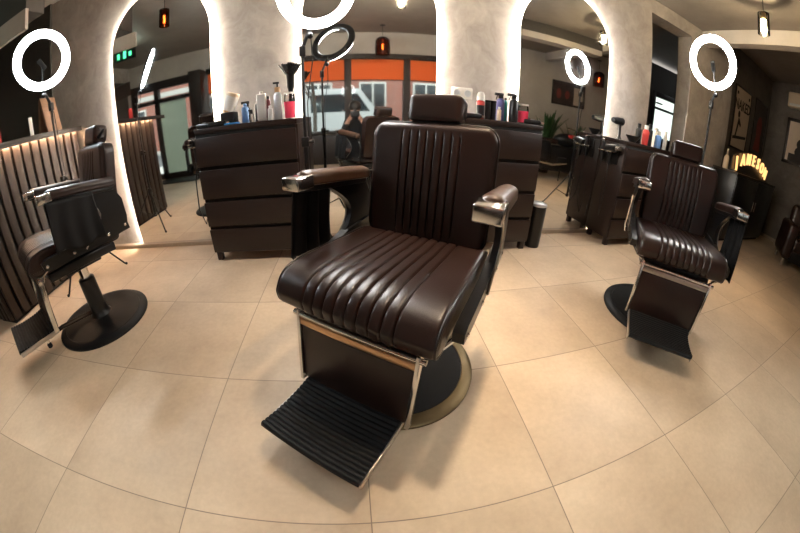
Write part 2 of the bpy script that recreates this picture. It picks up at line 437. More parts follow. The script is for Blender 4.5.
# ------------------------------------------------------------------ slatted counter at the left
CX = -2.65
t = thing('slatted_counter', 'dark slatted wooden counter with a lit ledge running along the left side', 'counter', (CX, 1.72, 0))
obj('body', MB().box((-.3, -.65, .0), (-.03, .62, 1.24)), 'gap', t)
n = 13
for i in range(n):
    y = -.645+i*.0985
    obj('slat', MB().box((-.03, y, .03), (.0, y+.07, 1.235), .003), 'slat', t)
for i in range(4):
    y = -.66; x = -.29+i*.07
    obj('slat', MB().box((x, -.675, .03), (x+.045, -.65, 1.235), .003), 'slat', t)
obj('ledge', MB().box((-.34, -.86, 1.25), (.05, .635, 1.28), .004).box((.042, -.86, 1.234), (.05, .635, 1.252)), 'frame', t)
obj('light_strip', MB().box((.004, -.64, 1.2425), (.02, .6, 1.2495)), emat('counter_led', (1., .62, .36), 48.), t)
# things on the counter
t = thing('menu_stand', 'brown wooden folding menu board standing on the slatted counter', 'menu board', (CX-.13, 2.1, 1.28))
for s_ in (-1, 1):
    obj('board', MB().box((-.012, -.09, 0), (.012, .09, .33), .003, M=T(s_*.07, 0, 0) @ Ry(-s_*.21)), 'board', t)
obj('hinge', MB().tube([(0, -.09, .325), (0, .09, .325)], .006), 'blackmetal', t)
tag(obj('red_card', MB().box((-.006, -.035, 0), (.006, .035, .13), .002).box((-.02, -.03, 0), (.02, .03, .008)), 'red'), 'small red card standing on the counter ledge under the left ring light', 'card').location = (CX-.05, 1.47, 1.28)
tag(obj('white_card', MB().box((-.004, -.02, 0), (.004, .02, .17), .002).box((-.02, -.02, 0), (.02, .02, .006)), 'white'), 'narrow white card standing on the counter beside the menu board', 'card').location = (CX-.1, 1.86, 1.28)

# ------------------------------------------------------------------ dressers
def make_dresser(label):
    t = thing('dresser', label, 'dresser', (-.755, 2.03, 0), 0, 'dark wood dressers between the mirrors')
    obj('carcass', MB().box((-.37, .012, .07), (.378, .343, .965), .002), 'wood', t)
    obj('top', MB().box((-.37, 0, .967), (.375, .344, 1.005), .003), 'wood', t)
    obj('gap_shade', MB().box((-.362, .004, .075), (.362, .02, .966)), 'gap', t)  # black sheet before the carcass, shade between the drawers put into its colour
    zs = [(.735, .942), (.5, .708), (.288, .472), (.075, .26)]
    for a, b in zs: obj('drawer', MB().box((-.368, -.012, a), (.368, .012, b), .003), 'wood', t)
    for x in (-.34, .34):
        for y in (.03, .285): obj('leg', MB().box((x-.022, y-.022, 0), (x+.022, y+.022, .07), .002), 'wood', t)
    return t
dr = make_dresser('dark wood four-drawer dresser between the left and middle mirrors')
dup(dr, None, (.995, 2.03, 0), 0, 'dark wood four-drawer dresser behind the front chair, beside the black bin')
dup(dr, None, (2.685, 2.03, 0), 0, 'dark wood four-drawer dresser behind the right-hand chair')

# ------------------------------------------------------------------ bits on the dressers
DT = 1.005
def put(name, parts, label, cat, x, y, group=None, rz=0, z=DT):
    """parts: list of (part name, builder, material); one part -> the thing is that mesh"""
    if len(parts) == 1:
        o = obj(name, parts[0][1], parts[0][2]); o.location = (x, y, z); o.rotation_euler = (0, 0, rz)
        return tag(o, label, cat, group)
    t = thing(name, label, cat, (x, y, z), rz, group)
    for n_, m_, k_ in parts: obj(n_, m_, k_, t)
    return t
def bottle(r, h, neck=.4, sh=.12):
    return MB().lathe([(r*.9, 0), (r, .004), (r, h*(1-sh)), (r*.8, h*(1-sh*.45)), (r*neck, h)], 20)
def cap(r, z0, z1): return MB().lathe([(r, z0), (r, z1-.002), (r*.85, z1)], 16)
def trigger(z, s=1.):
    m = MB().box((-.016*s, -.012, z), (.016*s, .012, z+.03), .004)
    m.box((-.045*s, -.009, z+.02), (.02*s, .009, z+.042), .004)
    m.tube([(-.025*s, 0, z+.022), (-.034*s, 0, z-.012)], .004, 6)
    return m
def jar(label, x, y, w, h, brush=False):
    r = w/2
    put('disinfectant_jar', [('liquid', MB().lathe([(r*.86, .004), (r*.98, h*.68)], 24), 'pink'),
        ('jar_wall', MB().lathe([(r*.98, h*.68), (r*1.0, h*.72), (r*.86, h), (r*.8, h), (r*.94, h*.72), (r*.92, h*.68)], 24, closed=True), 'clear'),
        ('collar', MB().lathe([(r*.88, h), (r*.9, h+.012), (r*.7, h+.012), (r*.7, h)], 24, closed=True), 'white')], label, 'jar', x, y)
A = -1
jar('pink liquid jar with a black duster standing in it, on the dresser at the left', -.445, 2.15, .078, .17)
jar('pink liquid jar on the dresser behind the front chair', 1.25, 2.15, .088, .135)
br = thing('neck_duster', 'black fan-shaped neck duster brush standing bristles up in a pink jar', 'brush', (-.436, 2.16, DT+.02))
obj('handle', MB().lathe([(.012, 0), (.017, .09), (.013, .16), (.026, .2), (.028, .28), (.034, .29)], 20), 'black', br)
bm_ = MB()
for k in range(90):
    a = random.random()*2*PI; q = math.sqrt(random.random()); e = Vector((.085*q*math.cos(a), .03*q*math.sin(a), .365+.015*random.random()-.02*q))
    bm_.tube([(.03*q*math.cos(a), .02*q*math.sin(a), .285), tuple(e)], [.0035, .0045], 5)
obj('bristles', bm_, 'black', br)
# dresser 1
put('spray_bottle', [('bottle', bottle(.028, .19), 'silver'), ('collar', cap(.02, .19, .225), 'tan'), ('pump', MB().lathe([(.006, .225), (.006, .25)], 10).box((-.03, -.009, .247), (.014, .009, .262), .003), 'black')], 'silver pump bottle with a tan collar on the left dresser', 'bottle', -.526, 2.15)
put('bottle', [('body', bottle(.018, .085), 'white'), ('cap', cap(.01, .085, .1), 'white')], 'small white bottle beside the silver pump bottle', 'bottle', -.573, 2.11)
put('bottle', [('body', bottle(.016, .15), 'darkred'), ('cap', cap(.009, .15, .17), 'black')], 'slim dark red bottle on the left dresser', 'bottle', -.6, 2.17)
put('bottle', [('body', bottle(.017, .17), 'black'), ('cap', cap(.01, .17, .19), 'black')], 'slim black bottle behind the small white bottle', 'bottle', -.56, 2.23)
put('bottle', [('body', MB().box((-.033, -.02, 0), (.033, .02, .19), .008, 3), 'white'), ('cap', cap(.014, .19, .207), 'white')], 'tall flat white bottle on the left dresser', 'bottle', -.642, 2.15)
put('spray_bottle', [('bottle', bottle(.018, .06), 'clear'), ('pump', MB().lathe([(.011, .06), (.011, .075)], 12).box((-.02, -.006, .075), (.01, .006, .087), .002), 'black')], 'little clear pump bottle beside the tall white bottle', 'bottle', -.706, 2.1)
put('bottle', [('body', bottle(.022, .135), 'black'), ('cap', cap(.012, .135, .155), 'black')], 'squat black bottle behind the little clear one', 'bottle', -.7, 2.23)
put('bottle', [('body', bottle(.026, .115, .5), 'blue'), ('cap', cap(.013, .115, .135), 'blue')], 'light blue bottle on the left dresser', 'bottle', -.764, 2.14)
put('hair_comb', [('spine', MB().box((-.055, -.012, 0), (.055, 0, .012), .002), 'skyblue'), ('teeth', (lambda m: [m.box((-.053+k*.0053, -.03, .002), (-.0505+k*.0053, -.011, .01)) for k in range(20)] and m)(MB()), 'skyblue')], 'bright blue comb lying at the front of the left dresser', 'comb', -.838, 2.07)
put('spray_bottle', [('bottle', bottle(.026, .12), 'black'), ('trigger_head', trigger(.118), 'black')], 'black trigger spray bottle behind the light blue bottle', 'bottle', -.8, 2.29)
put('tub', [('body', MB().lathe([(.042, 0), (.046, .1), (.046, .105)], 24, M=T(0, 0, .1) @ Ry(.35)), 'white'), ('lid', MB().lathe([(.047, .105), (.047, .125), (.04, .13)], 24, M=T(0, 0, .1) @ Ry(.35)), 'cream'), ('stand', MB().box((-.05, -.05, 0), (.05, .05, .09), .01), 'black')], 'white tub tipped on a black stand near the left mirror edge', 'tub', -.885, 2.14)
put('bottle', [('body', bottle(.022, .12), 'tan'), ('cap', cap(.012, .12, .14), 'cream')], 'tan bottle at the left of the white tub', 'bottle', -.955, 2.24)
def clipper(label, x, y, rz, mat='black', z=DT):
    put('hair_clipper', [('body', MB().box((-.075, -.022, 0), (.06, .022, .036), .012, 3), mat), ('blade', MB().box((.06, -.02, .008), (.085, .02, .026), .003), 'chrome'), ('switch', MB().box((-.02, -.006, .035), (.01, .006, .04), .002), 'silver')], label, 'clipper', x, y, 'clippers on the dressers', rz, z)
clipper('black hair clipper lying beside the tan bottle on the left dresser', -.95, 2.075, .15)
clipper('black hair clipper at the left corner of the left dresser', -1.07, 2.1, -.3)
clipper('silver hair clipper in the middle of the pile on the left dresser', -1.0, 2.175, .1, 'silver', DT)
clipper('black hair clipper at the back of the pile on the left dresser', -1.05, 2.28, .1)
clipper('black hair clipper at the right end of the dresser behind the front chair', 1.315, 2.1, -.35)
clipper('flat black hair clipper at the left end of the dresser behind the front chair', .83, 2.12, .15)
# dresser 2
put('spray_can', [('body', MB().lathe([(.03, 0), (.03, .125), (.022, .135)], 20), 'red'), ('label_band', MB().lathe([(.0306, .02), (.0306, .1)], 20), 'black'), ('cap', MB().lathe([(.03, .135), (.03, .175), (.02, .195), (0, .2)], 20), 'white')], 'red and black spray can with a white dome cap', 'can', .893, 2.15)
put('can', [('body', MB().lathe([(.022, 0), (.022, .13)], 20), 'black'), ('lid', MB().lathe([(.0222, .13), (.0222, .142)], 20), 'rubber')], 'black can beside the red spray can', 'can', .952, 2.15)
put('can', [('body', MB().lathe([(.022, 0), (.022, .13)], 20), 'black'), ('lid', MB().lathe([(.0222, .13), (.0222, .142)], 20), 'rubber')], 'black can beside the small cream bottle', 'can', 1.0, 2.16)
put('bottle', [('body', bottle(.017, .085), 'cream'), ('cap', cap(.009, .085, .1), 'white')], 'small cream bottle in front of the violet spray bottle', 'bottle', 1.02, 2.1)
put('spray_bottle', [('bottle', bottle(.032, .17), 'purple'), ('trigger_head', trigger(.168, 1.1), 'black')], 'violet-blue trigger spray bottle on the middle dresser', 'bottle', 1.066, 2.18)
put('bottle', [('body', bottle(.018, .16), 'teal'), ('cap', cap(.01, .16, .18), 'black')], 'slim teal bottle between two spray bottles', 'bottle', 1.118, 2.2)
put('spray_bottle', [('bottle', bottle(.035, .175), 'black'), ('trigger_head', trigger(.172, 1.3), 'black')], 'large black trigger spray bottle beside the pink jar', 'bottle', 1.16, 2.14)
# dresser 3
put('hair_dryer', [('barrel', MB().tube([(-.1, 0, .17), (-.03, 0, .17), (.06, 0, .17)], [.024, .036, .04], 18), 'black'), ('handle', MB().tube([(.03, 0, .15), (.045, 0, .03), (.045, 0, 0)], [.018, .016, .03], 12), 'black')], 'black hair dryer standing on the right-hand dresser', 'hair dryer', 2.4, 2.25, rz=.2)
put('bowl', [('body', MB().lathe([(.03, 0), (.065, .045), (.072, .06), (.066, .06), (.03, .008)], 24), 'black')], 'black mixing bowl at the left end of the right-hand dresser', 'bowl', 2.47, 2.1)
for lab, x, y, m1, m2, r, h in [('black bottle nearest the dryer on the right-hand dresser', 2.57, 2.12, 'black', 'black', .03, .15), ('red can with a white cap on the right-hand dresser', 2.66, 2.1, 'red', 'white', .034, .15), ('black bottle right of the red can on the right-hand dresser', 2.77, 2.14, 'black', 'black', .035, .17),
        ('light blue bottle with a white cap on the right-hand dresser', 2.88, 2.1, 'blue', 'white', .035, .13), ('slim white tube at the right end of the right-hand dresser', 2.95, 2.06, 'white', 'white', .022, .14), ('white box-shaped bottle behind the light blue one', 2.96, 2.2, 'white', 'white', .04, .16)]:
    put('bottle', [('body', bottle(r, h, .55), m1), ('cap', cap(r*.6, h, h+.04), m2)], lab, 'bottle', x, y)
# socket on the wall
t = thing('wall_socket', 'white double power socket on the wall above the middle dresser', 'socket', (.835, WF-.012, 1.2))
obj('plate', MB().box((-.09, 0, -.045), (.09, .012, .045), .006), 'white', t)
for x in (-.045, .045): obj('outlet', MB().lathe([(.028, 0), (.028, .004), (.022, .004), (.02, .001)], 20, M=T(x, -.001, 0) @ Rx(PI/2)), 'silver', t)

# tool holders with dryers on the dresser sides
def holder(x, y, label, side):
    t = thing('tool_holder', 'black metal tool holder on the '+label, 'holder', (x, y, .82), 0, 'tool holders')
    obj('plate', MB().box((0, -.1, -.05), (.008, .1, .14), .002), 'blackmetal', t)
    for yy in (-.055, .055):
        pts = [(-.055+.05*math.cos(a*PI/8), yy+.045*math.sin(a*PI/8), .06) for a in range(1, 16)]
        obj('hook', MB().tube([(0, yy+.01, .06)]+pts+[(0, yy-.01, .06)], .005, 8), 'chrome', t)
    for k, yy in enumerate((-.055, .055)):
        d = thing('hair_dryer' if k == 0 else 'hair_trimmer', ('black hair dryer' if k == 0 else 'black hair trimmer')+' hanging in the holder on the '+label, 'hair dryer' if k == 0 else 'trimmer', (x-.055, y+yy, .82))
        if k == 0:
            obj('barrel', MB().tube([(0, -.07, .1), (0, 0, .09), (0, .06, .08)], [.032, .04, .036], 16), 'black', d)
            obj('nozzle', MB().tube([(0, -.068, .1), (0, -.11, .105)], [.026, .018], 14), 'chrome', d)
            obj('handle', MB().tube([(0, .02, .07), (0, .01, -.06)], [.02, .015], 12), 'black', d)
            obj('cord', MB().tube([(0, .01, -.06), (-.02, -.02, -.2), (-.03, -.03, -.42), (-.01, 0, -.55), (.015, .04, -.45), (.02, .06, -.2)], .005, 6), 'black', d)
        else:
            obj('body', MB().tube([(0, 0, .14), (0, 0, .06), (0, 0, -.04)], [.02, .026, .018], 14), 'black', d)
            obj('blade', MB().box((-.02, -.01, .14), (.02, .01, .165), .002), 'chrome', d)
            obj('cord', MB().tube([(0, 0, -.04), (-.02, .02, -.25), (-.04, .04, -.5), (-.01, .07, -.62), (.02, .07, -.3)], .0045, 6), 'black', d)
holder(-1.1425, 2.2, 'side of the left dresser', -1)
holder(2.297, 2.2, 'side of the right-hand dresser', -1)
# bin
t = thing('trash_bin', 'slim black round bin with a grey lid beside the middle dresser', 'bin', (1.475, 2.1, 0))
obj('body', MB().lathe([(.062, 0), (.064, .01), (.068, .36), (.062, .36)], 28), 'black', t)
obj('lid', MB().lathe([(.069, .36), (.069, .378), (.05, .388), (0, .392)], 28), 'silver', t)
# ------------------------------------------------------------------ barber chairs (local: faces -Y, origin on the floor under the column)
def puff(x, grooves):
    for a, b in zip(grooves, grooves[1:]):
        if a < x < b: return .38*(1-((2*x-a-b)/(b-a))**2)
    return 0

def channel_cushion(mb, prof, w, grooves, act, edge=.035, gd=.006, nx=97):
    """sweep a closed (y,z) outline across x with stitched channels where act(i) and rounded ends"""
    n = len(prof); P = [Vector((0, *p)) for p in prof]
    cen = sum(P, Vector())/n
    nor = []
    for i in range(n):
        t = P[(i+1) % n]-P[i-1]; nn = Vector((0, t.z, -t.y)).normalized()
        nor.append(nn if nn.dot(P[i]-cen) > 0 else -nn)
    xs = set([-w+2*w*k/(nx-1) for k in range(nx)])
    for g in grooves: xs |= {g+d for d in (-.008, -.005, -.0025, 0, .0025, .005, .008)}
    for k in range(7): xs |= {w-edge*(1-math.cos(k*PI/12)), -w+edge*(1-math.cos(k*PI/12))}
    xs = sorted(xs); rows = []
    for x in xs:
        q = max(0, (abs(x)-(w-edge))/edge); ins = edge*(1-math.sqrt(max(0, 1-q*q)))
        g = 0
        for c in grooves: g = max(g, math.exp(-((x-c)/.0034)**2))
        g -= puff(x, grooves)
        row = []
        for i in range(n):
            row.append(tuple(P[i]+Vector((x, 0, 0))-nor[i]*(ins+gd*g*act(i))))
        rows.append(row)
    mb.grid(rows, closed_u=True)
    mb.bm.faces.new(mb.V[0]); mb.bm.faces.new(mb.V[-1][::-1])
    return mb

def smooth_closed(pts, k=6):
    """Catmull-Rom through closed 2D outline"""
    n = len(pts); out = []
    for i in range(n):
        p0, p1, p2, p3 = (Vector(pts[(i+j-1) % n]) for j in range(4))
        for s in range(k):
            t = s/k
            out.append(tuple(.5*((2*p1)+(p2-p0)*t+(2*p0-5*p1+4*p2-p3)*t*t+(3*p1-p0-3*p2+p3)*t**3)))
    return out

def back_panel(mb, W, z0, z1, thick, r, grooves, gd=.0075, M=None):
    """upholstered rounded-rectangle back: front at y=0 (towards -Y), channels run up and down"""
    nx, nz = 121, 60
    us = sorted(set([-1+2*k/(nx-1) for k in range(nx)]) | {(g+d)/W for g in grooves for d in (-.008, -.005, -.0025, 0, .0025, .005, .008)})
    ed = .028
    def half(z):
        d = max(z-(z1-r), (z0+r)-z, 0)
        return W-r+math.sqrt(max(0, r*r-d*d))
    zz = sorted(set([z0+(z1-z0)*k/nz for k in range(nz+1)]) | {z0+r*(1-math.cos(k*PI/16)) for k in range(8)} | {z1-r*(1-math.cos(k*PI/16)) for k in range(8)})
    rows = []
    for z in zz:
        h = max(half(z), .02); row = []
        for u in us:
            x = u*h
            dz = min(z-z0, z1-z); dx = h-abs(x)
            d = min(dx, dz); q = max(0, 1-d/ed); y = ed*(1-math.sqrt(max(0, 1-q*q)))
            crown = -.012*(1-(x/W)**2)*(1-((z-(z0+z1)/2)/((z1-z0)/2))**2)
            g = max([math.exp(-((u*W-c)/.0034)**2) for c in grooves])-puff(u*W, grooves); fade = min(1, max(0, (z1-.03-z)/.03))*min(1, max(0, (z-z0-.02)/.04))
            row.append((x, y+crown+gd*g*fade, z))
        rows.append(row)
    mb.grid(rows)
    V = mb.V
    loop = V[0][:] + [r_[-1] for r_ in V[1:-1]] + V[-1][::-1] + [r_[0] for r_ in V[1:-1]][::-1]
    prev = loop
    for k, (yy, sc_) in enumerate([(thick*.6, 1.), (thick, .985)]):
        cz = (z0+z1)/2
        nl = [mb.bm.verts.new((v.co.x*sc_, yy, cz+(v.co.z-cz)*sc_)) for v in loop]
        for i in range(len(loop)):
            j = (i+1) % len(loop)
            try: mb.bm.faces.new((prev[i], prev[j], nl[j], nl[i]))
            except ValueError: pass
        prev = nl
    mb.bm.faces.new(prev)
    if M is not None: mb._tf(list(mb.bm.verts), M)
    return mb

def rr_outline(W, z0, z1, r, y, n=6):
    pts = []
    for cx, cz, a0 in ((W-r, z1-r, 0), (-W+r, z1-r, PI/2), (-W+r, z0+r, PI), (W-r, z0+r, 3*PI/2)):
        for k in range(n+1):
            a = a0+PI/2*k/n; pts.append((cx+r*math.cos(a), y, cz+r*math.sin(a)))
    return pts

BACKA = math.atan2(.059, .43)     # lean of the back
def make_chair(label, lift=0., rim='brass', trim='copper', arm='leather_arm', lever=False):
    t = thing('barber_chair', label, 'barber chair', group='leather barber chairs')
    up = []
    def part(name, mb, mat, parent=None, smooth=40):
        o = obj(name, mb, mat, parent or t, smooth)
        if parent is None: o.location.z += lift
        return o
    # base
    b = obj('base', MB().lathe([(.335, 0), (.335, .012), (.318, .024), (.286, .027), (.286, .004), (0, .004)], 72), rim, t)
    obj('base_top', MB().lathe([(.286, .012), (.284, .028), (.2, .038), (.1, .046), (0, .048)], 64), 'rubber', b)
    c = obj('column', MB().lathe([(.085, .04), (.066, .06), (.06, .09), (.056, .3), (.05, .305)], 32), 'blackmetal', t)
    obj('piston', MB().lathe([(.034, .29), (.034, .42+lift)], 24), 'chrome', c)
    obj('pedal', MB().tube([(-.03, -.03, .075), (-.07, -.28, .085), (-.085, -.37, .07), (-.055, -.385, .07), (-.04, -.28, .085), (0, -.04, .075)], .009, 8), 'blackmetal', t)
    # seat
    prof = smooth_closed([(.22, .445), (.225, .5), (.2, .54), (.05, .553), (-.12, .566), (-.235, .57), (-.305, .552), (-.338, .512), (-.342, .488), (-.33, .46), (-.28, .448), (-.1, .448), (.1, .448)], 6)
    ys = [p[0] for p in prof]; zs = [p[1] for p in prof]
    def act(i):
        y, z = prof[i]
        if z > .5 and y < .21: return 1.
        if y < -.3: return 1. if z > .44 else .5
        return 0.
    gx = [-.15+.0375*k for k in range(9)]
    s = part('seat', channel_cushion(MB(), prof, .27, gx, act, .024, .0065), 'leather')
    for sx in (-1, 1): obj('seat_piping', MB().tube([(sx*.263, *(Vector(q)+(Vector((-.06, .5))-Vector(q)).normalized()*.0075)) for q in prof], .0042, 6, closed=True), 'piping', s)
    fr = part('seat_frame', MB().box((-.22, -.24, .375), (.22, .2, .425), .008).box((-.12, -.12, .33), (.12, .12, .38), .01), 'blackmetal')
    obj('frame_tube', MB().tube([(-.235, -.3, .41), (.235, -.3, .41)], .01, 10).tube([(-.12, -.255, .405), (-.12, -.285, .36)], .009).tube([(.12, -.255, .405), (.12, -.285, .36)], .009), 'chrome', fr)
    # backrest
    Mb = T(0, .184, .538) @ Rx(-BACKA)
    bk = part('backrest', back_panel(MB(), .252, -.02, .45, .085, .06, [-.115+.033*k for k in range(8)], M=Mb), 'leather')
    obj('back_piping', MB().tube([tuple(Mb @ Vector(p)) for p in rr_outline(.252, -.02, .45, .06, .026)], .0055, 8, closed=True), 'piping', bk)
    # headrest
    Mh = T(0, .3, .985) @ Rx(-BACKA-.08)
    hp = smooth_closed([(-.03, -.004), (-.044, .006), (-.046, .05), (-.044, .092), (-.03, .104), (.02, .104), (.04, .094), (.046, .05), (.04, .006), (.02, -.004)], 5)
    m = channel_cushion(MB(), hp, .112, [], lambda i: 0, edge=.03, nx=25); m._tf(list(m.bm.verts), Mh)
    h = part('headrest', m, 'leather')
    obj('headrest_post', MB().tube([tuple(Mh @ Vector((0, .01, .02))), tuple(Mh @ Vector((0, .005, -.12)))], .013, 10).box((-.05, -.008, -.1), (.05, .012, -.07), .004, M=Mh @ T(0, .02, 0)), 'brushed', h)
    # arms
    for sx in (-1, 1):
        x0, x1 = (.269, .344)
        def X(v): return sx*v
        xc = sx*.3065
        prof_a = smooth_closed([(-.035, .784), (-.037, .8), (-.036, .816), (-.024, .828), (0, .834), (.024, .828), (.036, .816), (.037, .8), (.035, .784), (0, .78)], 4)
        rows = []
        for y, s_, dz in [(-.134, .25, .002), (-.131, .55, .001), (-.124, .8, 0), (-.11, .95, 0), (-.09, 1., 0), (.0, 1., 0), (.1, 1., 0), (.2, 1., 0), (.24, .96, 0), (.256, .8, 0), (.26, .5, 0)]:
            rows.append([(xc+a*s_, y, .807+(z-.807)*s_+dz-.118*(y+.1)) for a, z in prof_a])
        m = MB().grid(rows, closed_u=True); m.bm.faces.new(m.V[0]); m.bm.faces.new(m.V[-1][::-1])
        ar = part('armrest', m, arm)
        lo, hi = sorted((X(x0), X(x1)))
        obj('armrest_cap', MB().box((lo, -.186, .778), (hi, -.105, .822), .005, 3), 'chrome', ar)
        obj('arm_plate', MB().box((lo+.012, -.15, .762), (hi-.012, .24, .784), .004, M=T(0, -.1, .77) @ Rx(-.1175) @ T(0, .1, -.77)), 'blackmetal', ar)
        # curved support plate
        poly = [(.0, .752), (.25, .722), (.285, .66), (.29, .56), (.275, .49)]
        poly += [(.0, .48)] + [(.0+.135*math.sin(a*PI/10), .495+.257*a/10) for a in range(1, 10)]
        lo2, hi2 = sorted((sx*.292, sx*.316))
        sp = part('arm_support', MB().prism(poly, lo2, hi2, 'x'), 'blackmetal')
        edge = [(sx*.319, y, z) for y, z in poly[5:]]
        obj('support_edge', MB().tube(edge, .004, 6), 'brushed', sp)
        rail = [(-.255, .474), (-.262, .512), (-.235, .524), (0, .53), (.1, .555), (.275, .565), (.29, .485), (.1, .468), (-.2, .462)]
        lo2, hi2 = sorted((sx*.28, sx*.314))
        rl = part('side_rail', MB().prism(rail, lo2, hi2, 'x'), 'blackmetal')
        for y, z in ((-.235, .492), (-.07, .492), (.15, .5), (.265, .515)):
            obj('bolt', MB().lathe([(.009, 0), (.009, .004), (.005, .007)], 12, M=T(sx*.314, y, z) @ Ry(sx*PI/2)), 'chrome', rl)
        # legrest bracket
        part('legrest_bracket', MB().tube([(sx*.285, -.235, .47), (sx*.255, -.275, .445), (sx*.214, -.3, .432)], .008, 8).box((sx*.213-.007, -.016, -.275), (sx*.213+.007, .012, .026), .003, M=T(0, -.295, .4) @ Rx(-.15)), 'chrome')
    # leg panel, footrest
    Mp = T(0, -.29, .4) @ Rx(-.15)
    lp = part('leg_panel', MB().box((-.205, -.012, -.262), (.205, .012, .0), .006, 3, M=Mp), 'leather')
    obj('panel_trim', MB().box((-.207, -.017, -.03), (.207, -.008, -.004), .003, M=Mp), trim, lp)
    obj('panel_top', MB().box((-.2, -.012, -.002), (.2, .018, .01), .003, M=Mp), 'brushed', lp)
    rows = []; nr = 15; prof_f = []
    L0, L1 = Vector((-.325, .142)), Vector((-.592, .128))
    top = []
    for k in range(nr*4+1):
        u = k/(nr*4); p = L0.lerp(L1, u); ridge = .005*abs(math.sin(u*nr*PI))**.6
        top.append((p.x, p.y+.006+ridge-.012*math.sin(u*PI)+.01*u*u))
    bot = [(top[-1][0]-.004, top[-1][1]-.012), (top[-1][0]+.01, top[-1][1]-.026), (L0.x-.12, L0.y-.028), (L0.x, L0.y-.02)]
    ft = part('footrest', MB().prism(top+bot, -.189, .189, 'x'), 'rubber', smooth=50)
    for a_ in (-.194, .188): obj('footrest_edge', MB().box((a_, -.59, .108), (a_+.006, -.32, .134), .002), 'brushed', ft)
    for sx in (-1, 1):
        ps = part('foot_post', MB().tube([(sx*.1, -.4, .12), (sx*.1, -.415, .045)], .008, 8), 'chrome')
        obj('rubber_foot', MB().lathe([(.012, 0), (.016, .004), (.016, .024), (.01, .03)], 14, M=T(sx*.1, -.415, .022)), 'rubber', ps)
    if lever: part('recline_lever', MB().tube([(-.335, .03, .47), (-.345, -.0, .52), (-.35, -.08, .72)], .008, 8), 'chrome')
    return t

CH = dict(M=((.142, .932), -.599), R=((1.85, 1.034), -.802), Lf=((-1.706, 1.249), -.439))
c1 = make_chair('large brown leather barber chair in front, nearest and in the middle of the floor')
c1.location = (*CH['M'][0], 0); c1.rotation_euler = (0, 0, CH['M'][1])
c2 = make_chair('brown leather barber chair at the right, in front of the right-hand dresser', 0, 'rubber', 'brushed', 'leather', True)
c2.location = (*CH['R'][0], 0); c2.rotation_euler = (0, 0, CH['R'][1])
c3 = make_chair('brown leather barber chair at the left, seen from the side beside the slatted counter', .066, 'rubber', 'chrome', 'leather')
c3.location = (*CH['Lf'][0], 0); c3.rotation_euler = (0, 0, CH['Lf'][1])

# capes hung from the arms
def cape(key, lift, sx, label, y0=-.14, y1=.1, zb=.43, wv=1.):
    (bx, by), a = CH[key]
    nz, ny = 16, 40; rows = []
    for i in range(nz+1):
        v = i/nz; row = []
        for k in range(ny+1):
            u = k/ny; amp = (.003+.016*v)*wv
            x = .352+amp*math.sin(u*19+1.3*math.sin(v*2))+.012*v
            row.append((sx*x, y0+(y1-y0)*u*(1+.12*v)-.02*v, .772-.12*(y0+(y1-y0)*u+.1)-(.775-zb)*v+.012*math.sin(u*9)*v))
        rows.append(row)
    o = obj('barber_cape', MB().grid(rows), 'cloth', None, 60, None, .008)
    o.location = (bx, by, lift); o.rotation_euler = (0, 0, a)
    tag(o, label, 'cape', 'black capes hanging on the chairs')
cape('M', 0, -1, 'black cape hanging from the left arm of the front chair', -.125, .075, .5)
cape('R', 0, 1, 'black cape hanging in folds from the right arm of the right-hand chair', -.15, .1, .42)
cape('Lf', .066, 1, 'black cape hanging flat from the near arm of the left-hand chair', -.15, .11, .53, .25)
